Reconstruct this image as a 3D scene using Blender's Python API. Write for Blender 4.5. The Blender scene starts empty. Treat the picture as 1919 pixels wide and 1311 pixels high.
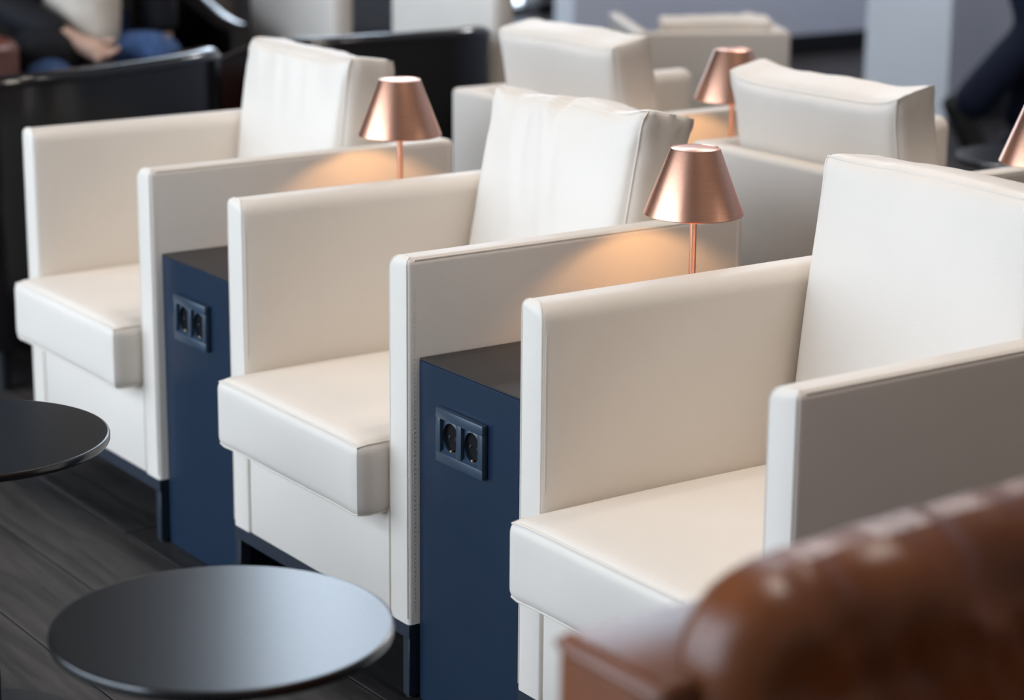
import bpy, bmesh, math, random
from mathutils import Vector, Matrix, noise
random.seed(7)
sc = bpy.context.scene
col = sc.collection
R = math.radians

# ------------------------------------------------------------------ camera
FPX = 4252.8
cd = bpy.data.cameras.new('camera'); cam = bpy.data.objects.new('camera', cd); col.objects.link(cam)
r_, u_, f_ = Vector((0.56908, 0.82222, 0.00889)), Vector((-0.21402, 0.13763, 0.96709)), Vector((-0.79391, 0.55226, -0.25429))
yaw, pitch, roll = -0.96379336, -0.25669416, 0.00888805
f_ = Vector((math.sin(yaw)*math.cos(pitch), math.cos(yaw)*math.cos(pitch), math.sin(pitch)))
r0 = Vector((math.cos(yaw), -math.sin(yaw), 0)); u0 = r0.cross(f_)
r_ = r0*math.cos(roll) + u0*math.sin(roll); u_ = -r0*math.sin(roll) + u0*math.cos(roll)
M = Matrix((r_, u_, -f_)).transposed().to_4x4(); M.translation = (3.25519, -1.69108, 1.38233)
cam.matrix_world = M
cd.sensor_fit = 'HORIZONTAL'; cd.sensor_width = 36.0; cd.lens = FPX*36.0/1919
cd.clip_start = 0.05; cd.clip_end = 200
cd.dof.use_dof = True; cd.dof.focus_distance = 3.22; cd.dof.aperture_fstop = cd.lens/1000/0.025
sc.camera = cam

# ------------------------------------------------------------------ daylight, ceiling light, exposure
w = bpy.data.worlds.new('daylight'); sc.world = w; w.use_nodes = True
bg = w.node_tree.nodes['Background']; bg.inputs[0].default_value = (0.72, 0.845, 1.0, 1); bg.inputs[1].default_value = 6.7
def area(name, loc, rot, sx, sy, energy=0, color=(1,1,1), portal=False, spread=math.pi):
    l = bpy.data.lights.new(name, 'AREA'); l.shape = 'RECTANGLE'; l.size = sx; l.size_y = sy
    l.energy = energy; l.color = color; l.spread = spread
    o = bpy.data.objects.new(name, l); o.location = loc; o.rotation_euler = rot; col.objects.link(o)
    if portal: l.cycles.is_portal = True
    return o
ZC = 8.0
area('window_portal_front', (-1.9, -4.62, 2.05), (R(90), 0, 0), 8.4, 3.6, portal=True)
area('window_portal_back', (-7.15, 6.1, 3.9), (R(90), 0, R(-90)), 5.0, 7.8, portal=True)
for k, (x, y) in enumerate([(-.9, 1.2), (.7, .5), (.7, 1.6), (2.0, .4), (2.0, 1.4), (3.0, .7), (-1.0, 4.0), (-4.2, 3.0)]):
    area('ceiling_lamp', (x, y, ZC-0.05), (0, 0, 0), 0.4, 0.4, 15, (1.0, 0.90, 0.82), spread=R(95))
area('grey_wall_fill', (-4.05, 5.2, 4.2), (0, 0, 0), 0.5, 0.5, 70, (1.0, .97, .97))  # unseen fill light, added to brighten the grey partition wall
vs = sc.view_settings
vs.view_transform = 'Standard'; vs.look = 'None'; vs.gamma = 1.0; vs.exposure = 0.0; vs.use_curve_mapping = False
sc.cycles.use_denoising = True
sc.cycles.max_bounces = 10; sc.cycles.diffuse_bounces = 5; sc.cycles.transparent_max_bounces = 12
sc.cycles.sample_clamp_indirect = 8.0
sc.cycles.caustics_reflective = False; sc.cycles.caustics_refractive = False

# ------------------------------------------------------------------ materials
def nt(name):
    m = bpy.data.materials.new(name); m.use_nodes = True
    t = m.node_tree; b = t.nodes['Principled BSDF']
    return m, t, b
def setp(b, **k):
    for n, v in k.items():
        i = b.inputs[n.replace('_', ' ')]
        i.default_value = (*v, 1) if isinstance(v, tuple) and len(v) == 3 else v
def plain(name, c, rough=.5, metal=0., spec=.5, var=.06, scale=30., bump=0., bscale=300., coat=0.):
    m, t, b = nt(name)
    n = t.nodes.new('ShaderNodeTexNoise'); n.inputs['Scale'].default_value = scale; n.inputs['Detail'].default_value = 3
    tc = t.nodes.new('ShaderNodeTexCoord'); t.links.new(tc.outputs['Object'], n.inputs['Vector'])
    cr = t.nodes.new('ShaderNodeValToRGB')
    cr.color_ramp.elements[0].position = .3; cr.color_ramp.elements[1].position = .7
    cr.color_ramp.elements[0].color = (*[x*(1-var) for x in c], 1); cr.color_ramp.elements[1].color = (*[min(1, x*(1+var)) for x in c], 1)
    t.links.new(n.outputs['Fac'], cr.inputs['Fac']); t.links.new(cr.outputs['Color'], b.inputs['Base Color'])
    setp(b, Roughness=rough, Metallic=metal, Specular_IOR_Level=spec, Coat_Weight=coat)
    if coat: setp(b, Coat_Roughness=.12)
    if bump:
        v = t.nodes.new('ShaderNodeTexVoronoi'); v.inputs['Scale'].default_value = bscale
        t.links.new(tc.outputs['Object'], v.inputs['Vector'])
        bp = t.nodes.new('ShaderNodeBump'); bp.inputs['Strength'].default_value = bump; bp.inputs['Distance'].default_value = .001
        t.links.new(v.outputs['Distance'], bp.inputs['Height']); t.links.new(bp.outputs['Normal'], b.inputs['Normal'])
    return m
LEATHER = plain('cream_leather', (.78, .70, .61), .48, spec=.35, var=.02, scale=6, bump=.12, bscale=420)
THREAD = plain('cream_thread', (.74, .68, .60), .7, var=.05)
SEAMM = plain('cream_seam', (.66, .60, .53), .6, var=.03)
STEEL = plain('dark_blue_grey_steel', (.016, .022, .034), .42, spec=.5, var=.08)
NAVY = plain('dark_blue_lacquer', (.011, .024, .047), .30, spec=.3, var=.05, scale=8)
NAVYTOP = plain('dark_brown_black_top', (.030, .026, .025), .5, spec=.35, var=.08)
SOCK = plain('blue_grey_plastic', (.030, .050, .078), .3, spec=.5, var=.03)
HOLE = plain('black_plastic', (.004, .004, .005), .4, var=.05)
BRASS = plain('brass', (.80, .58, .34), .3, metal=1., var=.05)
TABLE = plain('charcoal_table_laminate', (.006, .0063, .0068), .22, spec=.85, var=.05, scale=60)
BLKMETAL = plain('black_powder_coat', (.012, .012, .014), .45, var=.05)
DLEATH = plain('near_black_leather', (.0045, .0035, .004), .17, spec=.5, var=.15, scale=9, bump=.1, bscale=200)
BLEATH = plain('chestnut_leather', (.16, .05, .017), .30, spec=.38, var=.35, scale=7, bump=.15, bscale=160)
RLEATH = plain('red_brown_leather', (.16, .045, .028), .35, spec=.5, var=.2, scale=9)
GREYW = plain('grey_wall_paint', (.66, .69, .78), .7, spec=.3, var=.03, scale=3)
WHITEW = plain('white_wall_paint', (.92, .94, .97), .6, spec=.3, var=.02, scale=3)
BROWNW = plain('brown_grey_wall_paint', (.12, .095, .075), .6, spec=.3, var=.05, scale=3)
CEILM = plain('ceiling_paint', (.55, .52, .48), .8, spec=.2, var=.02, scale=2)
BLACKT = plain('black_baseboard', (.008, .008, .009), .4, var=.05)
FRAMEM = plain('dark_window_frame', (.05, .045, .045), .4, var=.05)
SKIN = plain('skin', (.55, .34, .25), .5, var=.05)
HAIR = plain('dark_hair', (.02, .014, .01), .45, var=.3, scale=120)
TROUS = plain('dark_navy_cloth', (.012, .016, .036), .75, spec=.25, var=.2, scale=80)
JACK = plain('black_cloth', (.010, .010, .013), .75, spec=.25, var=.2, scale=80)
JEANS = plain('blue_denim', (.045, .085, .19), .8, spec=.2, var=.3, scale=40)
SHIRT = plain('cream_cloth', (.62, .54, .45), .8, spec=.2, var=.1, scale=14)
SHOE = plain('black_shoe_leather', (.008, .008, .008), .3, var=.1)

def copper():
    m, t, b = nt('brushed_copper')
    tc = t.nodes.new('ShaderNodeTexCoord'); mp = t.nodes.new('ShaderNodeMapping'); mp.inputs['Scale'].default_value = (4, 4, 900)
    n = t.nodes.new('ShaderNodeTexNoise'); n.inputs['Scale'].default_value = 6; n.inputs['Detail'].default_value = 4
    t.links.new(tc.outputs['Object'], mp.inputs['Vector']); t.links.new(mp.outputs['Vector'], n.inputs['Vector'])
    cr = t.nodes.new('ShaderNodeValToRGB')
    cr.color_ramp.elements[0].color = (.80, .385, .25, 1); cr.color_ramp.elements[1].color = (.94, .51, .35, 1)
    t.links.new(n.outputs['Fac'], cr.inputs['Fac']); t.links.new(cr.outputs['Color'], b.inputs['Base Color'])
    mr = t.nodes.new('ShaderNodeMapRange'); mr.inputs['To Min'].default_value = .24; mr.inputs['To Max'].default_value = .34
    t.links.new(n.outputs['Fac'], mr.inputs['Value']); t.links.new(mr.outputs['Result'], b.inputs['Roughness'])
    setp(b, Metallic=1.0)
    bp = t.nodes.new('ShaderNodeBump'); bp.inputs['Strength'].default_value = .08; bp.inputs['Distance'].default_value = .0004
    t.links.new(n.outputs['Fac'], bp.inputs['Height']); t.links.new(bp.outputs['Normal'], b.inputs['Normal'])
    return m
COPPER = copper()
def emis(name, c, s):
    m, t, b = nt(name); setp(b, Emission_Color=c, Emission_Strength=s, Base_Color=c); return m
BULB = emis('warm_led', (1.0, .66, .36), 6.0)
def glass():
    m, t, b = nt('window_glass'); t.nodes.remove(b)
    tr = t.nodes.new('ShaderNodeBsdfTransparent'); gl = t.nodes.new('ShaderNodeBsdfGlossy'); gl.inputs['Roughness'].default_value = .02
    lw = t.nodes.new('ShaderNodeFresnel'); lw.inputs['IOR'].default_value = 1.45
    mx = t.nodes.new('ShaderNodeMixShader'); t.links.new(lw.outputs[0], mx.inputs[0]); t.links.new(tr.outputs[0], mx.inputs[1]); t.links.new(gl.outputs[0], mx.inputs[2])
    t.links.new(mx.outputs[0], t.nodes['Material Output'].inputs[0]); return m
GLASS = glass()
def wood():
    m, t, b = nt('dark_oak_floor')
    tc = t.nodes.new('ShaderNodeTexCoord'); oi = t.nodes.new('ShaderNodeObjectInfo')
    ad = t.nodes.new('ShaderNodeVectorMath'); ad.operation = 'ADD'
    sc_ = t.nodes.new('ShaderNodeVectorMath'); sc_.operation = 'SCALE'; sc_.inputs['Scale'].default_value = 40.
    cb = t.nodes.new('ShaderNodeCombineXYZ')
    for i in range(3): t.links.new(oi.outputs['Random'], cb.inputs[i])
    t.links.new(cb.outputs[0], sc_.inputs[0]); t.links.new(tc.outputs['Object'], ad.inputs[0]); t.links.new(sc_.outputs[0], ad.inputs[1])
    mp = t.nodes.new('ShaderNodeMapping'); mp.inputs['Scale'].default_value = (2.2, 26, 1)
    t.links.new(ad.outputs[0], mp.inputs['Vector'])
    n = t.nodes.new('ShaderNodeTexNoise'); n.inputs['Scale'].default_value = 1.6; n.inputs['Detail'].default_value = 8; n.inputs['Roughness'].default_value = .62; n.inputs['Distortion'].default_value = .4
    t.links.new(mp.outputs[0], n.inputs['Vector'])
    cr = t.nodes.new('ShaderNodeValToRGB'); e = cr.color_ramp.elements
    e[0].position = .32; e[0].color = (.013, .0115, .0115, 1); e[1].position = .72; e[1].color = (.056, .049, .046, 1)
    t.links.new(n.outputs['Fac'], cr.inputs['Fac'])
    mr = t.nodes.new('ShaderNodeMapRange'); mr.inputs['To Min'].default_value = .7; mr.inputs['To Max'].default_value = 1.3
    t.links.new(oi.outputs['Random'], mr.inputs['Value'])
    ml = t.nodes.new('ShaderNodeVectorMath'); ml.operation = 'SCALE'
    t.links.new(cr.outputs[0], ml.inputs[0]); t.links.new(mr.outputs[0], ml.inputs['Scale']); t.links.new(ml.outputs[0], b.inputs['Base Color'])
    setp(b, Roughness=.5, Specular_IOR_Level=.4)
    bp = t.nodes.new('ShaderNodeBump'); bp.inputs['Strength'].default_value = .25; bp.inputs['Distance'].default_value = .001
    t.links.new(n.outputs['Fac'], bp.inputs['Height']); t.links.new(bp.outputs[0], b.inputs['Normal'])
    return m
WOOD = wood()

# ------------------------------------------------------------------ helpers
def link(name, bm, mat, parent=None, smooth=True, angle=40):
    me = bpy.data.meshes.new(name)
    bmesh.ops.recalc_face_normals(bm, faces=bm.faces)
    bm.to_mesh(me); bm.free()
    me.materials.append(mat)
    o = bpy.data.objects.new(name, me); col.objects.link(o)
    if parent: o.parent = parent
    if smooth:
        me.shade_smooth()
        if angle: me.set_sharp_from_angle(angle=R(angle))
    return o
def tag(o, label=None, cat=None, group=None, kind=None):
    if label: o['label'] = label
    if cat: o['category'] = cat
    if group: o['group'] = group
    if kind: o['kind'] = kind
    return o
def thing(name, label, cat, loc=(0, 0, 0), rz=0, group=None):
    o = bpy.data.objects.new(name, None); col.objects.link(o); o.empty_display_size = .1
    o.location = loc; o.rotation_euler = (0, 0, rz); return tag(o, label, cat, group)
def dup(root, loc, rz=0, label=None):
    def cp(o, par):
        c = o.copy(); col.objects.link(c)
        if par: c.parent = par
        for ch in kids.get(o, []): cp(ch, c)
        return c
    kids = {}
    for o in col.objects:
        if o.parent: kids.setdefault(o.parent, []).append(o)
    c = cp(root, None); c.location = loc; c.rotation_euler = (0, 0, rz)
    if label: c['label'] = label
    return c
def add_box(bm, lo, hi, bev=0., seg=2):
    v = [bm.verts.new((x, y, z)) for x in (lo[0], hi[0]) for y in (lo[1], hi[1]) for z in (lo[2], hi[2])]
    fs = [bm.faces.new([v[i] for i in q]) for q in ((0,1,3,2),(4,6,7,5),(0,4,5,1),(2,3,7,6),(0,2,6,4),(1,5,7,3))]
    if bev:
        es = list({e for f in fs for e in f.edges})
        bmesh.ops.bevel(bm, geom=es, offset=bev, segments=seg, profile=.5, affect='EDGES')
    return bm
def box(lo, hi, bev=0., seg=2): return add_box(bmesh.new(), lo, hi, bev, seg)
def add_lathe(bm, prof, n=48, c=(0, 0, 0), caps=True):
    rings = []
    for r, z in prof:
        rings.append([bm.verts.new((c[0]+r*math.cos(2*math.pi*i/n), c[1]+r*math.sin(2*math.pi*i/n), c[2]+z)) for i in range(n)])
    for a, b in zip(rings, rings[1:]):
        for i in range(n): bm.faces.new((a[i], a[(i+1) % n], b[(i+1) % n], b[i]))
    if caps:
        bm.faces.new(rings[0][::-1]); bm.faces.new(rings[-1])
    return bm
def lathe(prof, n=48, c=(0, 0, 0), caps=True): return add_lathe(bmesh.new(), prof, n, c, caps)
def add_tube(bm, pts, rad, n=6, closed=False):
    pts = [Vector(p) for p in pts]; rings = []; N = len(pts)
    nrm = None
    for i, p in enumerate(pts):
        if closed: t = pts[(i+1) % N]-pts[i-1]
        else: t = pts[min(i+1, N-1)]-pts[max(i-1, 0)]
        t.normalize()
        if nrm is None:
            nrm = t.orthogonal().normalized()
        nrm = (nrm - t*nrm.dot(t)).normalized(); bn = t.cross(nrm)
        rr = rad[i] if isinstance(rad, (list, tuple)) else rad
        rings.append([bm.verts.new(p+(nrm*math.cos(2*math.pi*k/n)+bn*math.sin(2*math.pi*k/n))*rr) for k in range(n)])
    for i in range(N if closed else N-1):
        a, b = rings[i], rings[(i+1) % N]
        for k in range(n): bm.faces.new((a[k], a[(k+1) % n], b[(k+1) % n], b[k]))
    if not closed:
        bm.faces.new(rings[0][::-1]); bm.faces.new(rings[-1])
    return bm
def cubegrid(coords):
    """surface of a cube sampled on three coordinate lists in [-1,1]"""
    bm = bmesh.new(); vs = {}
    def V(p):
        k = tuple(round(c, 6) for c in p)
        if k not in vs: vs[k] = bm.verts.new(p)
        return vs[k]
    for ax in range(3):
        b, c = [(1, 2), (2, 0), (0, 1)][ax]
        for s in (-1, 1):
            B, C = coords[b], coords[c]
            for i in range(len(B)-1):
                for j in range(len(C)-1):
                    q = []
                    for (bi, cj) in ((i, j), (i+1, j), (i+1, j+1), (i, j+1)):
                        p = [0, 0, 0]; p[ax] = s; p[b] = B[bi]; p[c] = C[cj]; q.append(V(tuple(p)))
                    bm.faces.new(q if s > 0 else q[::-1])
    return bm
def axis(h, r, n):
    e = 1-r/h
    return [-1, -1+(1-e)*.3, -1+(1-e)*.65, -e] + [-e+2*e*i/n for i in range(1, n)] + [e, 1-(1-e)*.65, 1-(1-e)*.3, 1]
def pillow(half, r, crown=(.02, .02), side=.006, ear=0., sag=0., wr=0., seed=0., n=22):
    """boxed cushion: thickness along local y (front = -y), u = x, v = z. returns bm, f"""
    hx, hy, hz = half
    def f(p):
        q = Vector((p[0]*hx, p[1]*hy, p[2]*hz))
        k = Vector((max(-hx+r, min(hx-r, q.x)), max(-hy+r, min(hy-r, q.y)), max(-hz+r, min(hz-r, q.z))))
        d = q-k
        o = k+d.normalized()*r if d.length > 1e-7 else q
        u, w_, v = p
        cu, cv = max(0, 1-u*u), max(0, 1-v*v)
        o.y += (-crown[0] if w_ < 0 else crown[1])*abs(w_)*(cu*cv)**.6
        o.x += side*u*abs(u)*cv*(1-w_*w_*.6)
        o.z += side*v*abs(v)*cu*(1-w_*w_*.6)
        if v > 0: o.z -= sag*cu*v*v
        c8 = (abs(u)*abs(v))**7
        o.x += ear*(1 if u > 0 else -1)*c8; o.z += ear*(1 if v > 0 else -1)*c8*1.2
        if wr:
            amp = wr*(.18+.82*max(0, v)**3)
            g = noise.noise(Vector((o.x*38+o.z*9+seed, o.y*4, o.z*6+seed)))*.7 + noise.noise(Vector((o.x*12+seed*2, o.y*9, o.z*10)))
            o += Vector((0, -1 if w_ < 0 else 1, .35*max(0, v)))*amp*g*(.35+.65*min(1, cu+.2))
            # pinched folds running into the upper corners
            kk = (abs(u)**5)*(max(0, v)**5)
            o += Vector((1 if u > 0 else -1, -1 if w_ < 0 else 1, 0)).normalized()*(-wr*1.3*kk*abs(noise.noise(Vector((seed, o.y*38, o.z*26)))))
        return o
    bm = cubegrid([axis(hx, r, n), axis(hy, r, max(4, n//4)), axis(hz, r, n)])
    for vtx in bm.verts: vtx.co = f(tuple(vtx.co))
    return bm, f
def rim(f, w_, m=26, out=.0008):
    L = [-1+2*i/m for i in range(m)]
    pts = [(a, w_, -1) for a in L]+[(1, w_, a) for a in L]+[(-a, w_, 1) for a in L]+[(-1, w_, -a) for a in L]
    res = []
    for p in pts:
        q = f(p); n_ = Vector((p[0] if abs(p[0]) == 1 else 0, w_, p[2] if abs(p[2]) == 1 else 0)).normalized()
        res.append(q+n_*out)
    return res

# ------------------------------------------------------------------ setting
X0, X1, Y0, Y1 = -7.0, 5.4, -4.5, 9.0
def struct(name, bm, mat, parent=None):
    o = link(name, bm, mat, parent, smooth=False)
    if not parent: o['kind'] = 'structure'
    return o
PX0, PX1, PY0, PY1 = -6.0, 2.1, -1.9, 6.3
fl = struct('floor', box((X0-.2, Y0-.2, -.12), (X1+.2, Y1+.2, -.004)), WOOD)
# planks run along x, recessed joints, staggered; the slab material carries on beyond them
PL, PW = 1.35, .17
pm = None; row = 0; yy = PY0
while yy < PY1:
    xx = PX0 - (row*0.47 % PL)
    while xx < PX1:
        if pm is None:
            pm = link('plank', box((0, 0, -.016), (PL-.004, PW-.003, 0), .0012, 1), WOOD, fl, smooth=False); o = pm
        else:
            o = pm.copy(); col.objects.link(o)
        o.location = (xx, yy, 0)
        xx += PL
    yy += PW; row += 1
struct('ceiling', box((X0-.2, Y0-.2, ZC), (X1+.2, Y1+.2, ZC+.12)), CEILM)
# front wall (behind the camera) with a long glazed opening
b = box((X0-.2, Y0-.2, 0), (X1+.2, Y0, .3)); add_box(b, (X0-.2, Y0-.2, 3.8), (X1+.2, Y0, ZC)); add_box(b, (X0-.2, Y0-.2, .3), (-6.0, Y0, 3.8)); add_box(b, (2.1, Y0-.2, .3), (X1+.2, Y0, 3.8))
struct('wall_front', b, WHITEW)
b = bmesh.new()
for i in range(7):
    x = -6.0+8.1*i/6; add_box(b, (x-.035, Y0-.14, .3), (x+.035, Y0-.04, 3.8))
add_box(b, (-6.0, Y0-.13, 2.6), (2.1, Y0-.05, 2.66))
struct('window_1', b, FRAMEM)
b = box((X1, Y0, 0), (X1+.2, Y1, ZC))
struct('wall_right', b, plain('warm_beige_wall_paint', (.40, .335, .285), .7, spec=.3, var=.03, scale=3))
struct('wall_back', box((X0, Y1, 0), (X1, Y1+.2, ZC)), GREYW)
WY0, WY1, WZ = 3.72, 8.5, 7.8
b = box((X0-.2, Y0, 0), (X0, WY0, ZC)); add_box(b, (X0-.2, WY1, 0), (X0, Y1, ZC)); add_box(b, (X0-.2, WY0, WZ), (X0, WY1, ZC))
struct('wall_left', b, BROWNW)
win = struct('window_2', bmesh.new(), FRAMEM)
posts = [(WY0, WY0+.07), (4.62, 4.68), (5.57, 5.73), (7.05, 7.11), (WY1-.06, WY1)]
b = bmesh.new()
for a, c in posts: add_box(b, (X0-.14, a, 0), (X0+.02, c, WZ))
for z in (0, 3.9, WZ-.05): add_box(b, (X0-.14, WY0, z), (X0+.02, WY1, z+.05))
struct('window_frame', b, FRAMEM, win)
for (p, a), (c, q) in zip(posts, posts[1:]):
    for z0, z1 in ((.05, 3.9), (3.95, WZ-.05)):
        struct('window_pane', box((X0-.09, a, z0), (X0-.08, c, z1)), GLASS, win)
struct('trim_1', box((X0-.01, WY0, 0), (X0+.16, 5.27, .34)), FRAMEM)
struct('trim_2', box((X0, .9, 0), (X0+.03, 2.62, 3.0)), plain('blue_grey_panel', (.10, .15, .20), .5, var=.05))
# partition walls: window-lit ends coloured white, shaded long faces grey, daylight put into the colour
def partition(name, lo, hi, base):
    o = struct(name, box(lo, hi), GREYW)
    me = o.data; me.materials.append(WHITEW)
    for p in me.polygons:
        if p.normal.y < -.9: p.material_index = 1
    return o
partition('wall_partition', (-5.02, 4.272, 0), (-4.88, 8.9, 2.6), 0)
struct('baseboard_partition', box((-4.88, 4.30, 0), (-4.868, 8.9, .10)), BLACKT)
partition('wall_pier', (-3.53, 4.76, 0), (-3.06, 8.9, 2.6), 0)
struct('baseboard_pier', box((-3.06, 4.80, 0), (-3.048, 8.9, .10)), BLACKT)

# ------------------------------------------------------------------ cream armchair (origin: centre of the front edge on the floor, faces -y)
W, D, ZT, ZB, T = .556, .632, .68, .119, .058
def arm_loft(s, xo, xi, yb):
    """upright padded arm: crisp piped front and outer side, soft inner front edge and inner top edge"""
    tk = abs(xi-xo); plan = [(0., yb, .010), (0., .006, .011), (.0018, .0018, .010), (.006, 0., .010)]
    for k in range(9):
        a = math.pi/2*k/8
        plan.append((tk-.008+.008*math.sin(a), .046-.046*math.cos(a), .022+.004*math.sin(a)))
    plan.append((tk, yb*.5, .026)); plan.append((tk, yb, .026))
    n = len(plan); P2 = [Vector((p[0], p[1])) for p in plan]; nin = []
    for k in range(n):
        e0 = (P2[k]-P2[k-1]).normalized(); e1 = (P2[(k+1) % n]-P2[k]).normalized()
        m = (Vector((-e0.y, e0.x))+Vector((-e1.y, e1.x))); m.normalize(); nin.append(m)
    if nin[4].dot(Vector((tk/2, yb/2))-P2[4]) < 0: nin = [-q for q in nin]
    nin[0] = Vector((1, 0)); nin[-1] = Vector((-1, 0))
    for k in range(9): nin[4+k] = Vector((-1, .42*(1-k/8))).normalized()
    bm = bmesh.new(); rings = []
    levels = [(ZB, None), (ZB+.1, None), (.42, None)]+[(0, math.pi/2*k/7) for k in range(8)]
    for z, ph in levels:
        rg = []
        for k in range(n):
            r = plan[k][2]
            if ph is None: q, zz = P2[k], z
            else: q, zz = P2[k]+nin[k]*r*(1-math.cos(ph)), ZT-r*(1-math.sin(ph))
            rg.append(bm.verts.new((xo-s*q.x, q.y, zz)))
        rings.append(rg)
    for a, b in zip(rings, rings[1:]):
        for k in range(n): bm.faces.new((a[k], a[(k+1) % n], b[(k+1) % n], b[k]))
    bm.faces.new(rings[0][::-1]); bm.faces.new(rings[-1])
    return bm
def make_armchair(label):
    t = thing('armchair', label, 'armchair', group='cream leather armchairs in two rows back to back')
    h = W/2
    for s in (-1, 1):
        a = link('arm', arm_loft(s, s*h, s*(h-T), D-.013), LEATHER, t, angle=50)
        # piping along the outer top edge and round the front face
        b = bmesh.new()
        xo = s*h; xi = s*(h-T)
        o_ = .0095
        loop = [(xo-s*.004, .0002, ZB+.01), (xo-s*.004, .0002, ZT-.022)]
        for ph in (0, 30, 60, 90):
            c_, s_ = 1-math.cos(R(ph)), 1-math.sin(R(ph)); loop.append((xo-s*(.0045+.0045*c_), .0003+.009*c_, ZT-.0102*s_))
        for ph in (90, 72, 54, 36, 18, 0):
            c_, s_ = 1-math.cos(R(ph)), 1-math.sin(R(ph)); loop.append((xi+s*(.0078+.0203*c_), .0002+.0085*c_, ZT-.022*s_))
        loop.append((xi+s*.0078, .0002, ZB+.17))
        P = []
        for p, q in zip(loop, loop[1:]):
            L = max(2, int((Vector(q)-Vector(p)).length/.03))
            P += [Vector(p).lerp(Vector(q), i/L) for i in range(L)]
        P.append(Vector(loop[-1]))
        add_tube(b, P, .0012, 6)
        add_tube(b, [(xo-s*.0026, .012+(D-.04)*i/20, ZT-.0034) for i in range(21)], .0016, 6)
        link('piping', b, LEATHER, a)
        # stitches beside the front seam
        b = bmesh.new()
        n_ = 72
        for side in (0, 1):
            z0 = .42 if side == 0 else ZB+.02
            for i in range(n_):
                z = z0+(ZT-.04-z0)*i/n_
                if side == 0: x, y = xi+s*.0042, .0050
                else: x, y = xo-s*.0002, .0098
                add_box(b, (x-.0007, y-.0008, z), (x+.0007, y+.0008, z+.0027))
        tag(link('stitching', b, THREAD, a, smooth=False), kind='stuff')
    # back slab between and behind the arms
    b = box((-h+T-.002, D-T, ZB), (h-T+.002, D-.012, ZT-.0005))
    bmesh.ops.bevel(b, geom=[e for e in b.edges if all(abs(v.co.y-D+T) < 1e-5 and abs(v.co.z-ZT) < .001 for v in e.verts)], offset=.02, segments=5, profile=.5, affect='EDGES')
    bk = link('backrest', b, LEATHER, t)
    link('back_panel', box((-h-.0005, D-.026, ZB), (h+.0005, D, ZT+.0008), .0125, 5), LEATHER, t)
    link('front_panel', box((-h+T+.0005, .0015, ZB), (h-T-.0005, .03, .30), .003, 2), LEATHER, t)
    link('seat_platform', box((-h+T, .03, ZB), (h-T, D-T, .262), .004, 1), LEATHER, t)
    # seat cushion
    hx = h-T+.001
    bm, f = pillow((hx-.001, .06, .286), .020, (.012, .004), .004, ear=.006, n=22, wr=.0012, seed=3.1)
    # lay it down: pillow front (-y) becomes the top
    Mx = Matrix.Translation((0, .2335, .338)) @ Matrix.Rotation(R(-90), 4, 'X')
    bm.transform(Mx)
    cu = link('seat_cushion', bm, LEATHER, t)
    b = bmesh.new()
    for w_ in (-1, 1): add_tube(b, [Mx @ p for p in rim(f, w_)], .0017, 6, True)
    link('piping', b, LEATHER, cu)
    # steel frame
    fr = link('base_frame', add_box(add_box(add_box(add_box(bmesh.new(), (-h+.001, .001, ZB-.022), (h-.001, .021, ZB)), (-h+.001, D-.021, ZB-.022), (h-.001, D-.001, ZB)), (-h+.001, .021, ZB-.022), (-h+.021, D-.021, ZB)), (h-.021, .021, ZB-.022), (h-.001, D-.021, ZB)), STEEL, t, smooth=False)
    for sx in (-1, 1):
        for y in (.001, D-.021):
            x0, x1 = (-h+.001, -h+.019) if sx < 0 else (h-.019, h-.001)
            link('leg', box((x0, y, .004), (x1, y+.02, ZB-.02), .0012, 1), STEEL, t)
            g = link('leg_glide', lathe([(.008, 0), (.009, .001), (.009, .006)], 16, ((x0+x1)/2, y+.01, 0)), BLKMETAL, t)
    return t
def back_cushion(chair, hx, hz, thick, lean, zc, yc, rz=0, ry=0, ear=.004, sag=.006, wr=.002, seed=1., crown=(.022, .012), xo=0, r=.024, side=.010):
    bm, f = pillow((hx, thick/2, hz), r, crown, side, ear, sag, wr, seed, n=34)
    Mx = Matrix.Translation((xo, yc, zc)) @ Matrix.Rotation(rz, 4, 'Z') @ Matrix.Rotation(ry, 4, 'Y') @ Matrix.Rotation(-lean, 4, 'X')
    bm.transform(Mx)
    cu = link('back_cushion', bm, LEATHER, chair, angle=70)
    b = bmesh.new()
    for w_ in (-1, 1): add_tube(b, [Mx @ p for p in rim(f, w_, 34)], .0016, 6, True)
    link('piping', b, LEATHER, cu)
    return cu
PT = .839
chB = make_armchair('cream armchair in the middle of the front row, between the two socket tables')
chA = dup(chB, (-PT+W/2, 0, 0), 0, 'cream armchair at the far end of the front row, next to the dark tub chairs')
chC = dup(chB, (PT+W/2, 0, 0), 0, 'cream armchair at the near end of the front row, behind the chestnut leather chair')
chD = dup(chB, (-.862+W/2, 1.0+D, 0), math.pi, 'cream armchair with its back turned, behind the middle front-row armchair')
chF = dup(chB, (-.040+W/2, 1.0+D, 0), math.pi, 'cream armchair with its back turned, between two copper lamps')
chB.location = (W/2, 0, 0)
LEAN = R(12)
back_cushion(chB, .206, .192, .110, LEAN, .632, .492, ry=R(-1.5), ear=.016, sag=-.004, wr=.017, seed=4.)
back_cushion(chA, .206, .192, .110, R(7), .633, .486, xo=-.012, rz=R(-2), ry=R(-.5), ear=.010, sag=.006, wr=.011, seed=17.)
back_cushion(chC, .212, .203, .112, R(7), .632, .498, ear=.006, sag=-.002, wr=.0035, seed=31., xo=.006, r=.018)
back_cushion(chD, .195, .192, .112, R(11), .632, .493, rz=R(1), ear=.010, sag=-.004, wr=.005, seed=43., xo=-.024)
back_cushion(chF, .208, .192, .108, R(11), .625, .493, rz=R(2), ear=.016, sag=.004, wr=.005, seed=57., xo=.012)

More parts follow.
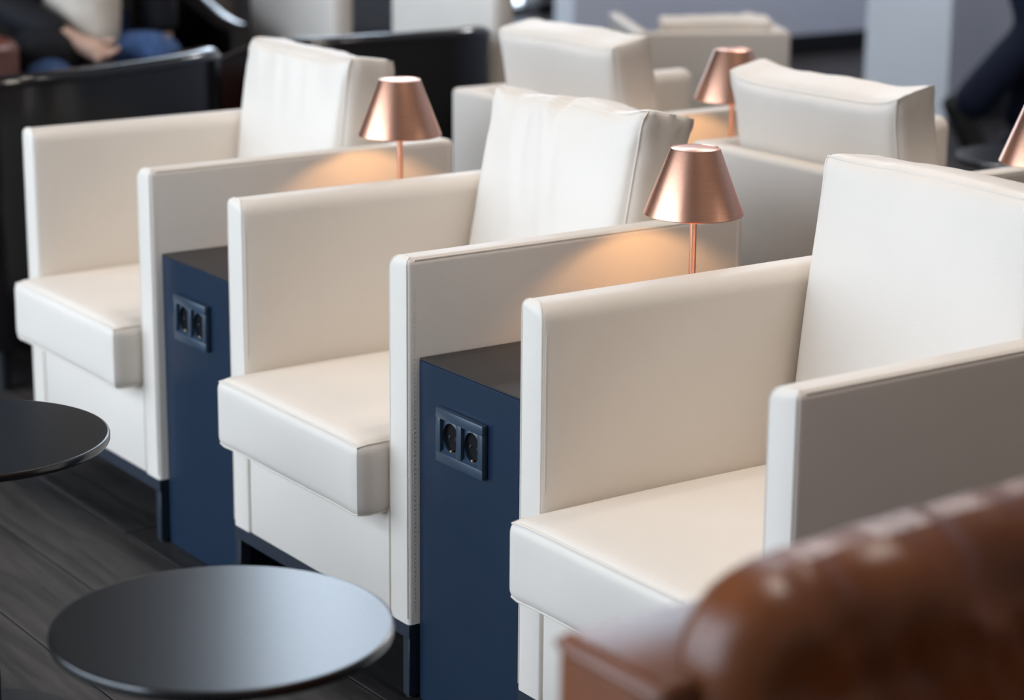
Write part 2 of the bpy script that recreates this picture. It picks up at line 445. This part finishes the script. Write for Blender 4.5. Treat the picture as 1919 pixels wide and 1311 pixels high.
# ------------------------------------------------------------------ side tables with sockets
ZS = .533
def make_side_table(label, sockets=True):
    t = thing('side_table', label, 'side table', group='dark blue side tables between the armchairs')
    hw = (PT-W)/2-.004
    link('body', box((-hw, .016, 0), (hw, D-.004, ZS-.003), .0015, 1), NAVY, t)
    link('table_top', box((-hw, .0165, ZS-.003), (hw, D-.004, ZS), .001, 1), NAVYTOP, t)
    fw, fh, y0 = .120, .080, .0155
    zc, xc = .435, -.017
    b = bmesh.new(); d0, d1 = y0-.010, y0
    xs = [xc-fw/2, xc-fw/2+.0115, xc-.006, xc+.006, xc+fw/2-.0115, xc+fw/2]
    zs = [zc-fh/2, zc-fh/2+.015, zc+fh/2-.015, zc+fh/2]
    add_box(b, (xs[0], d0, zs[0]), (xs[5], d1, zs[1]), .0012); add_box(b, (xs[0], d0, zs[2]), (xs[5], d1, zs[3]), .0012)
    for a, c in ((0, 1), (2, 3), (4, 5)): add_box(b, (xs[a], d0, zs[1]-.001), (xs[c], d1, zs[2]+.001), .0012)
    # sloped sill inside each opening catches the light
    for a, c in ((1, 2), (3, 4)):
        v = [b.verts.new(p) for p in ((xs[a], d0+.0005, zs[1]-.0005), (xs[c], d0+.0005, zs[1]-.0005), (xs[c], d1-.003, zs[1]+.005), (xs[a], d1-.003, zs[1]+.005))]
        b.faces.new(v)
    fr = link('socket_frame', b, SOCK, t, angle=30)
    for a, c in ((1, 2), (3, 4)):
        cx, cz, rr = (xs[a]+xs[c])/2, zc, .0195
        b = bmesh.new(); n = 40
        sq, ci, bo = [], [], []
        hx, hz = (xs[c]-xs[a])/2, (zs[2]-zs[1])/2
        for i in range(n):
            an = 2*math.pi*i/n; cx_, sx_ = math.cos(an), math.sin(an); k = 1/max(abs(cx_)/hx, abs(sx_)/hz)
            sq.append(b.verts.new((cx+cx_*k, d1-.0035, cz+sx_*k)))
            ci.append(b.verts.new((cx+cx_*rr, d1-.005, cz+sx_*rr*1.12)))
            bo.append(b.verts.new((cx+cx_*rr, d1-.0006, cz+sx_*rr*1.12)))
        for i in range(n):
            j = (i+1) % n; b.faces.new((sq[i], sq[j], ci[j], ci[i])); b.faces.new((ci[i], ci[j], bo[j], bo[i]))
        link('socket_insert', b, SOCK, fr, angle=30)
        b = bmesh.new(); vv = [b.verts.new((cx+math.cos(2*math.pi*i/32)*rr, d1-.0009, cz+math.sin(2*math.pi*i/32)*rr*1.12)) for i in range(32)]
        b.faces.new(vv); bmesh.ops.extrude_face_region(b, geom=b.faces[:])
        link('socket_well', b, HOLE, fr, smooth=False)
        for sx in (-1, 1): link('pin_hole', lathe([(.0028, 0), (.0028, .0012)], 12).copy() if False else box((cx+sx*.0085-.0026, d1-.0022, cz-.0026), (cx+sx*.0085+.0026, d1-.0009, cz+.0026), .001, 1), BLKMETAL, fr)
        link('earth_clip', box((cx-.0024, d1-.0058, cz-rr*1.12+.0005), (cx+.0024, d1-.0012, cz-rr*1.12+.0042), .0008, 1), BRASS, fr)
    return t
xm = PT-(PT-W)/2
st2 = make_side_table('dark blue side table with two sockets, between the middle and near front-row armchairs')
st2.location = (xm, 0, 0)
st1 = dup(st2, (xm-PT, 0, 0), 0, 'dark blue side table with two sockets, between the far and middle front-row armchairs')
st3 = dup(st2, (-.172, 1.003+D, 0), math.pi, 'dark blue side table of the back row, under the lamp behind the middle armchair'); st3.scale.x = .945
st4 = dup(st2, (.660, 1.003+D, 0), math.pi, 'dark blue side table of the back row, under the lamp cut by the picture edge')

# ------------------------------------------------------------------ copper lamps
def make_lamp(label):
    t = thing('table_lamp', label, 'lamp', group='copper table lamps on the side tables')
    zr, zt_ = .194, .293
    link('base', lathe([(.0, 0), (.047, 0), (.048, .002), (.048, .008), (.046, .010), (.006, .0115), (.0, .0115)], 48, caps=False), COPPER, t)
    link('stem', lathe([(.0052, .010), (.0052, .262)], 20), COPPER, t)
    link('shade', lathe([(.0735, zr), (.0745, zr+.001), (.0372, zt_-.0015), (.0365, zt_-.0005), (.0355, zt_-.0005), (.0345, zt_-.004), (.0345, zt_-.004), (.0722, zr+.001), (.0735, zr)], 96, caps=False), COPPER, t, angle=50)
    link('shade_cap', lathe([(.0, zt_-.0028), (.0350, zt_-.0028), (.0354, zt_-.0016), (.0340, zt_-.0008), (.0, zt_-.0008)], 64, caps=False), COPPER, t, angle=60)
    link('bulb', lathe([(.0, .255), (.016, .256), (.018, .259), (.016, .268), (.0, .270)], 24, caps=False), BULB, t)
    l = bpy.data.lights.new('lamp_light', 'POINT'); l.energy = 3.5; l.color = (1.0, .54, .235); l.shadow_soft_size = .012
    lo = bpy.data.objects.new('lamp_light', l); lo.location = (0, 0, .249); lo.parent = t; col.objects.link(lo)
    return t
lp2 = make_lamp('copper table lamp in front of the middle armchair cushion, nearest whole lamp')
lp2.location = (xm, .410, ZS)
dup(lp2, (xm-PT, .421, ZS), 0, 'copper table lamp with bright rim against the dark tub chair')
dup(lp2, (-.164, 1.207, ZS), 0, 'copper table lamp half hidden behind a back-row cushion')
dup(lp2, (.668, 1.19, ZS), 0, 'copper table lamp cut off by the picture edge beside the walking person')

# ------------------------------------------------------------------ round tables
def make_round(label):
    t = thing('round_table', label, 'table', group='round dark pedestal tables')
    rr = .19
    link('table_top', lathe([(0, .437), (rr-.008, .437), (rr-.006, .437), (rr-.001, .4385), (rr, .441), (rr, .447), (rr-.001, .4493), (rr-.003, .450), (rr-.0045, .450), (0, .450)], 96, caps=False), TABLE, t, angle=35)
    link('pedestal', lathe([(.021, .012), (.021, .425)], 24), BLKMETAL, t)
    link('mounting_plate', lathe([(.06, .425), (.06, .437)], 24), BLKMETAL, t, angle=30)
    link('base_plate', lathe([(0, 0), (.14, 0), (.142, .003), (.14, .008), (.03, .013), (0, .013)], 64, caps=False), BLKMETAL, t, angle=40)
    return t
rt1 = make_round('round dark table in front of the middle armchair, its top shining blue'); rt1.location = (1.145, -.612, 0)
dup(rt1, (.318, -.572, 0), 0, 'round dark table at the picture edge in front of the far armchair')
dup(rt1, (-.50, 2.46, 0), 0, 'round dark table beyond the back row, beside the walking person')

# ------------------------------------------------------------------ tub chairs
def make_tub(label, wid=.72, dep=.62, hb=.72, ha=.60, th=.07, seat=.42, mat=None, name='tub_chair'):
    """faces -y; origin at the centre of its plan on the floor"""
    mat = mat or DLEATH
    t = thing(name, label, 'tub chair', group='near-black leather tub chairs')
    # plan path of the shell's centre line: arm front -> back -> arm front, superellipse back
    hw, hd = wid/2-th/2, dep/2-th/2
    path = []
    N = 44
    for i in range(N+1):
        a = -math.pi/2*0+math.pi*i/N   # 0..pi
        cx, sy = math.cos(a), math.sin(a)
        e = .55
        path.append(Vector((hw*math.copysign(abs(cx)**e, cx), hd*(abs(sy)**e)*1.0 if sy > 0 else 0, 0)))
    path = [Vector((hw, -hd+(hd)*k/6, 0)) for k in range(6)] + path + [Vector((-hw, -hd*k/6, 0)) for k in range(1, 7)]
    # resample by merging near duplicates
    P = [path[0]]
    for p in path[1:]:
        if (p-P[-1]).length > .006: P.append(p)
    bm = bmesh.new(); rings = []
    for i, p in enumerate(P):
        tg = (P[min(i+1, len(P)-1)]-P[max(i-1, 0)]).normalized(); nn = Vector((tg.y, -tg.x, 0))
        s = max(0., min(1., (p.y+hd)/(2*hd))); s = s*s*(3-2*s)
        h = ha+(hb-ha)*s
        prof = []
        r = th/2
        for k in range(9):
            a = math.pi*k/8; prof.append((r*math.cos(a), h-r*.6+r*.6*math.sin(a)))
        prof = [(r, .10), (r*1.02, h*.5)]+prof+[(-r*1.02, h*.5), (-r, .10)]
        rings.append([bm.verts.new(p+nn*a+Vector((0, 0, z))) for a, z in prof])
    for a, b_ in zip(rings, rings[1:]):
        for k in range(len(a)-1): bm.faces.new((a[k], a[k+1], b_[k+1], b_[k]))
        bm.faces.new((a[-1], a[0], b_[0], b_[-1]))
    bm.faces.new(rings[0]); bm.faces.new(rings[-1][::-1])
    shell = link('shell', bm, mat, t, angle=50)
    b = bmesh.new()
    for k in (2, 10): add_tube(b, [rg for rg in [Vector(shell.data.vertices[i*13+k].co) for i in range(len(P))]], .003, 6)
    link('piping', b, mat, shell)
    bm, f = pillow((hw-th/2-.004, .07, hd-.02), .03, (.02, .003), .004, n=14)
    bm.transform(Matrix.Translation((0, -.02, seat-.06)) @ Matrix.Rotation(R(-90), 4, 'X'))
    link('seat_cushion', bm, mat, t)
    link('seat_base', box((-hw+th/2+.002, -hd+.01, .10), (hw-th/2-.002, hd-th/2-.01, seat-.135), .01, 2), mat, t)
    for sx in (-1, 1):
        for sy in (-1, 1):
            link('leg', lathe([(.014, 0), (.02, .10)], 16, (sx*(hw-.06), sy*(hd-.08), 0)), BLKMETAL, t)
    return t
def face(ang): return ang   # rz so that local -y points along the wanted heading
def heading(dx, dy): return math.atan2(dy, dx)+math.pi/2
tb1 = make_tub('near-black tub chair with shiny rim, its back behind the far armchair arm', wid=.84, dep=.62, hb=.705)
tb1.location = (-1.38-.31*.94-.03, .42-.31*.34+.09, 0); tb1.rotation_euler.z = heading(-.94, -.34)
tb3 = make_tub('near-black tub chair behind the lamp with the bright rim', wid=.70, dep=.60, hb=.71); tb3.location = (-1.83, 1.305, 0); tb3.rotation_euler.z = heading(-1, .02)
tb2 = dup(tb3, (-3.04, 1.19, 0), heading(.92, .0), 'near-black tub chair in which the person in jeans sits')
for o in col.objects:
    if o.parent == tb2 and o.name.startswith('seat_cushion'): o.location.z -= .05
rb = make_tub('small red-brown leather chair at the picture edge beside the sitting person', wid=.66, dep=.56, hb=.63, ha=.62, th=.10, mat=RLEATH, name='leather_chair')
rb['category'] = 'chair'; del rb['group']
rb.location = (-2.72, .40, 0); rb.rotation_euler.z = heading(-1, 0)

# ------------------------------------------------------------------ far cream chairs
def make_highback(label):
    t = thing('upholstered_chair', label, 'chair', group='cream high-backed chairs at the far side')
    bm, f = pillow((.262, .034, .30), .022, (.008, .010), .004, n=16); bm.transform(Matrix.Translation((0, .18, .70)))
    bk = link('backrest', bm, LEATHER, t)
    b = bmesh.new()
    for w_ in (-1, 1): add_tube(b, [p+Vector((0, .18, .70)) for p in rim(f, w_)], .002, 6, True)
    link('piping', b, LEATHER, bk)
    bm, f = pillow((.23, .05, .24), .02, (.012, .002), .003, n=12); bm.transform(Matrix.Translation((0, 0, .42)) @ Matrix.Rotation(R(-90), 4, 'X'))
    link('seat', bm, LEATHER, t)
    for sx in (-1, 1):
        for y in (-.19, .19):
            link('leg', box((sx*.2-.016, y-.016, 0), (sx*.2+.016, y+.016, .375), .003, 1), BLKMETAL, t)
    return t
hb1 = make_highback('cream high-backed chair behind the far armchair cushion'); hb1.location = (-2.80, 1.90, 0); hb1.rotation_euler.z = math.pi
dup(hb1, (-2.01, 1.93, 0), math.pi, 'cream high-backed chair beside the bright window, above the dark tub chair')
# lone armchair further back
chE = dup(chD, (-2.06-.44, 2.76+.20, 0), heading(-.88, .47), 'small cream armchair standing by itself before the grey wall')
chE.scale = (.85, .85, .85)
del chE['group']
for o in col.objects:
    if o.parent == chE and o.name.startswith('back_cushion'): o.location.z -= .11

# ------------------------------------------------------------------ chestnut leather chair in front of the camera (faces +x)
t = thing('leather_chair', 'glossy chestnut brown leather chair closest to the camera', 'chair', (2.0, -.715, 0))
def brown_back():
    hx, hy, hz = .042, .47, .17
    co = [axis(hx, .034, 6), axis(hy, .06, 140), axis(hz, .06, 56)]
    bm = cubegrid(co)
    for v in bm.verts:
        p = v.co.copy(); q = Vector((p.x*hx, p.y*hy, p.z*hz)); r = .034
        k = Vector((max(-hx+r, min(hx-r, q.x)), max(-hy+.07, min(hy-.07, q.y)), max(-hz+.07, min(hz-.07, q.z))))
        d = q-k; o = k+Vector((d.x, d.y, d.z))
        rr = math.hypot(d.y/.07, d.z/.07); mx = max(abs(d.y)/.07, abs(d.z)/.07)
        if rr > 1e-6: o = k+Vector((d.x, d.y*mx/rr, d.z*mx/rr))
        e = max(abs(o.y)/hy, abs(o.z)/hz); ex = abs(d.x)/r
        if ex > 0 and mx > .5: o.x -= math.copysign(r*(1-math.sqrt(max(0, 1-((mx-.5)/.5)**2)))*.8*ex, d.x)
        cu, cv = max(0, 1-p.y*p.y), max(0, 1-p.z*p.z)
        o.x += (.026 if p.x > 0 else -.01)*abs(p.x)*(cu*cv)**.5
        o.z += .016*max(0, p.z)*cu
        g = noise.noise(Vector((o.y*13, o.z*8, 3.)))*.012 + noise.noise(Vector((o.y*30+o.z*16, o.z*18-o.y*8, 9.)))*.009
        o.x += g*(1 if p.x > 0 else .4); o.z += .4*g*max(0, p.z)
        v.co = o+Vector((.068, .482, .634))
    return bm
bk = link('backrest', brown_back(), BLEATH, t, angle=70)
ab = box((-.058, -.022, .30), (.073, .60, .735), .010, 3)
arm = link('back_block', ab, BLEATH, t)
b = bmesh.new()
for z in (.726,):
    add_tube(b, [(-.059, .59, z), (-.059, -.012, z), (-.056, -.020, z), (-.048, -.023, z), (.063, -.023, z), (.071, -.020, z), (.074, -.012, z)], .0035, 6)
add_tube(b, [(.070, -.019, z) for z in (.31, .5, .725)], .003, 6)
link('piping', b, BLEATH, arm)
bm, f = pillow((.45, .075, .26), .03, (.02, .004), .004, n=16, wr=.002)
bm.transform(Matrix.Translation((.39, .46, .36)) @ Matrix.Rotation(R(90), 4, 'Z') @ Matrix.Rotation(R(-90), 4, 'X'))
link('seat_cushion', bm, BLEATH, t)
link('seat_base', box((-.05, .02, .12), (.65, .90, .285), .02, 3), BLEATH, t)
link('back_panel', box((-.055, .02, .12), (-.0, .90, .46), .02, 3), BLEATH, t)
for x in (-.02, .60):
    for y in (.06, .86): link('leg', lathe([(.013, 0), (.02, .12)], 16, (x, y, 0)), BLKMETAL, t)

# ------------------------------------------------------------------ people
def skin_mesh(name, pts, edges, mat, parent=None, sub=2, root=0):
    me = bpy.data.meshes.new(name); me.from_pydata([p[:3] for p in pts], edges, [])
    o = bpy.data.objects.new(name, me); col.objects.link(o)
    m = o.modifiers.new('skin', 'SKIN'); m.use_smooth_shade = True
    s = o.modifiers.new('sub', 'SUBSURF'); s.levels = sub; s.render_levels = sub
    for i, p in enumerate(pts):
        rr = p[3] if len(p) > 3 else .05; rr = rr if isinstance(rr, tuple) else (rr, rr)
        me.skin_vertices[0].data[i].radius = rr; me.skin_vertices[0].data[i].use_root = (i == root)
    dg = bpy.context.evaluated_depsgraph_get(); dg.update()
    me2 = bpy.data.meshes.new_from_object(o.evaluated_get(dg)); me2.name = name
    bpy.data.objects.remove(o); bpy.data.meshes.remove(me)
    me2.materials.clear(); me2.materials.append(mat); me2.shade_smooth()
    o = bpy.data.objects.new(name, me2); col.objects.link(o)
    if parent: o.parent = parent
    return o
class Chain:
    def __init__(s): s.p = []; s.e = []
    def add(s, seq, start=None):
        last = start
        for q in seq:
            s.p.append(q); i = len(s.p)-1
            if last is not None: s.e.append((last, i))
            last = i
        return last
def hand(c, wrist, wi, dr, side):
    """five fingers from a wrist vertex; dr = direction of the hand, side = thumb direction"""
    dr = Vector(dr).normalized(); sd = Vector(side); sd = (sd-dr*sd.dot(dr)).normalized(); dn = dr.cross(sd)
    wv = Vector(wrist)
    palm = c.add([(*(wv+dr*.05), .030), (*(wv+dr*.085), .030)], wi)
    for k, ln in enumerate((.070, .078, .073, .058)):
        off = sd*(.027-.018*k); b0 = wv+dr*.085+off
        c.add([(*(b0+dr*.012), .0095), (*(b0+dr*ln*.5+dn*.008), .0088), (*(b0+dr*ln*.8+dn*.022), .008), (*(b0+dr*ln*.9+dn*.035), .0065)], palm)
    c.add([(*(wv+dr*.035+sd*.036), .012), (*(wv+dr*.065+sd*.055+dn*.01), .010), (*(wv+dr*.09+sd*.055+dn*.02), .008)], palm-1)
def head(name, parent, loc, fwd, mat):
    """head with nose, brow, chin, ears; fwd = facing direction in plan"""
    bm = bmesh.new(); bmesh.ops.create_uvsphere(bm, u_segments=32, v_segments=24, radius=1)
    for v in bm.verts:
        x, y, z = v.co
        k = 1-.28*max(0, -z)**1.4*(1 if y < .3 else .5)
        p = Vector((x*.075*k, y*.095, z*.118))
        if y < -.5:
            if abs(x) < .2 and -.35 < z < .15: p.y -= .022*(1-abs(x)/.2)*(1-abs(z+.18)/.34)
            if abs(abs(x)-.38) < .2 and abs(z-.05) < .16: p.y += .008
            if abs(x) < .35 and abs(z+.55) < .07: p.y -= .004
        if abs(x) > .93 and abs(z) < .3: p.x *= 1.10
        v.co = p
    o = link(name, bm, mat, parent, angle=None)
    o.location = loc; o.rotation_euler.z = math.atan2(fwd[1], fwd[0])+math.pi/2
    return o
def make_hair(parent, loc, fwd):
    bm = bmesh.new(); bmesh.ops.create_uvsphere(bm, u_segments=28, v_segments=20, radius=1)
    dele = [v for v in bm.verts if (v.co.z < .25 and v.co.y < -.05) or v.co.z < -.55]
    bmesh.ops.delete(bm, geom=dele, context='VERTS')
    for v in bm.verts: v.co = Vector((v.co.x*.083, v.co.y*.103+.003, v.co.z*.127+.002))
    bmesh.ops.solidify(bm, geom=bm.faces[:], thickness=.004)
    o = link('hair', bm, HAIR, parent, angle=None); o.location = loc; o.rotation_euler.z = math.atan2(fwd[1], fwd[0])+math.pi/2

# walking person near the grey pier, in dark navy suit; local frame: walks along +x', built straight in local coords (x forward)
def make_walker():
    ang = math.atan2(.55, .83)
    t = thing('person', 'person walking past the grey wall in dark navy trousers and black shoes', 'person', (-2.345, 4.355, 0), ang)
    hipz = .90
    c = Chain()
    c.add([(0, 0, hipz, (.115, .15))])
    ch = c.add([(0, 0, 1.10, (.10, .14)), (.01, 0, 1.30, (.11, .17)), (.0, 0, 1.42, (.07, .12))], 0)
    nk = c.add([(.0, 0, 1.47, .052), (.01, 0, 1.56, .05)], ch)
    for s, kn, an, toe in ((1, (.06, .10, .49), (.02, .10, .09), (.17, .10, .04)), (-1, (.09, -.10, .47), (-.15, -.10, .19), (-.13, -.10, .05))):
        c.add([(0, s*.09, hipz-.06, .09), (kn[0]*.5, s*.095, (hipz+kn[2])/2, .075), (*kn, .056), (kn[0]*.5+an[0]*.5, s*.10, (kn[2]+an[2])/2+.03, .05), (*an, .036), (*toe, .034)], 0)
    for s, hx in ((1, -.18), (-1, .22)):
        e = c.add([(0, s*.19, 1.38, .055), (hx*.35, s*.23, 1.10, .045), (hx, s*.24, .90, .030)], ch)
        hand(c, (hx, s*.24, .90), e, (hx*.5, 0, -.6), (1, 0, 0))
    body = skin_mesh('body', c.p, c.e, SKIN, t)
    head('head', t, (.03, 0, 1.63), (1, 0), SKIN); make_hair(t, (.03, 0, 1.63), (1, 0))
    c = Chain(); c.add([(0, 0, hipz+.06, (.13, .165))])
    for s, kn, an in ((1, (.06, .10, .49), (.02, .10, .075)), (-1, (.09, -.10, .47), (-.16, -.10, .16))):
        c.add([(0, s*.09, hipz-.07, .105), (kn[0]*.5, s*.095, (hipz+kn[2])/2, .098), (*kn, .082), (kn[0]*.5+an[0]*.5, s*.10, (kn[2]+an[2])/2, .078), (*an, .075)], 0)
    skin_mesh('trousers', c.p, c.e, TROUS, t)
    c = Chain(); c.add([(0, 0, .76, (.155, .195)), (0, 0, .92, (.145, .185)), (0, 0, 1.08, (.13, .17)), (.01, 0, 1.30, (.135, .20)), (0, 0, 1.44, (.075, .13))])
    for s, hx in ((1, -.18), (-1, .22)):
        c.add([(0, s*.19, 1.38, .075), (hx*.35, s*.23, 1.10, .062), (hx*.95, s*.24, .93, .048)], 3)
    skin_mesh('jacket', c.p, c.e, TROUS, t)
    for (x, y, z, tilt) in ((.10, .10, 0, 0), (-.135, -.10, .06, R(62))):
        bm, f = pillow((.045, .04, .14), .03, (.008, .0), .002, n=10)
        bm.transform(Matrix.Translation((x, y, z+.042)) @ Matrix.Rotation(tilt, 4, 'Y') @ Matrix.Rotation(R(90), 4, 'Z') @ Matrix.Rotation(R(-90), 4, 'X'))
        link('shoe', bm, SHOE, t)
    return t
make_walker()

# seated person in the tub chair; local frame faces +x
def make_sitter():
    ang = math.atan2(-.26, .9)
    t = thing('person', 'person sitting in a dark tub chair in blue jeans, cream shirt and black jacket', 'person', (-2.98, 1.05, 0), ang)
    LEGS = (((.06, -.09), [(.25, -.11, .535), (.43, -.12, .53), (.44, -.12, .30), (.42, -.12, .09)], (.55, -.13, .04)),
            ((.06, .09), [(.20, .19, .59), (.33, .25, .625), (.37, .245, .38), (.38, .24, .17)], (.47, .25, .06)))
    c = Chain(); c.add([(0, 0, .53, (.11, .15))])
    ch = c.add([(.02, 0, .72, (.10, .14)), (.05, 0, .92, (.11, .165)), (.06, 0, 1.04, (.07, .12))], 0)
    c.add([(.08, 0, 1.09, .052), (.10, 0, 1.15, .05)], ch)
    for (hx, hy), L, toe in LEGS:
        c.add([(hx, hy, .53, .085)]+[(*p, r) for p, r in zip(L, (.075, .057, .05, .036))]+[(*toe, .034)], 0)
    for s in (1, -1):
        wr_ = (.30, .00, .635) if s < 0 else (.10, .29, .60)
        e = c.add([(.05, s*.19, 1.0, .055), (.06, s*.27, .78, .045), (*wr_, .030)], ch)
        hand(c, wr_, e, (.4, .25, -.1) if s < 0 else (.4, -.05, -.3), (0, -s, .3))
    skin_mesh('body', c.p, c.e, SKIN, t)
    head('head', t, (.12, 0, 1.23), (1, 0), SKIN); make_hair(t, (.12, 0, 1.23), (1, 0))
    c = Chain(); c.add([(0, 0, .54, (.13, .17))])
    for (hx, hy), L, toe in LEGS:
        c.add([(hx, hy, .54, .10)]+[(*p, r) for p, r in zip(L, (.092, .078, .068, .062))], 0)
    skin_mesh('jeans', c.p, c.e, JEANS, t)
    c = Chain(); c.add([(.20, .07, .54, (.04, .05)), (.18, .05, .63, (.08, .10)), (.11, .03, .76, (.12, .145)), (.07, 0, .92, (.14, .175)), (.065, 0, 1.07, (.085, .14))])
    skin_mesh('shirt', c.p, c.e, SHIRT, t)
    c = Chain(); c.add([(-.07, 0, .56, (.10, .21)), (-.04, 0, .76, (.11, .20)), (-.01, 0, .94, (.12, .20)), (.02, 0, 1.06, (.07, .14))])
    c.add([(.08, -.10, .60, .125), (.36, -.12, .585, .11)], 0)
    for s in (1, -1):
        c.add([(.05, s*.20, 1.0, .078), (.06, s*.275, .78, .070)]+([(.26, -.04, .65, .055)] if s < 0 else [(.09, .288, .63, .055)]), 2)
    skin_mesh('jacket', c.p, c.e, JACK, t)
    SH = (((.51, -.13, .042), Matrix.Identity(4)), ((.43, .25, .085), Matrix.Rotation(R(25), 4, 'Y')))
    for loc, mr_ in SH:
        bm, f = pillow((.042, .04, .135), .03, (.008, .0), .002, n=10)
        bm.transform(Matrix.Translation(loc) @ mr_ @ Matrix.Rotation(R(90), 4, 'Z') @ Matrix.Rotation(R(-90), 4, 'X'))
        link('shoe', bm, SHOE, t)
    return t
sitter = make_sitter(); sitter.scale = (.9, .9, .9)
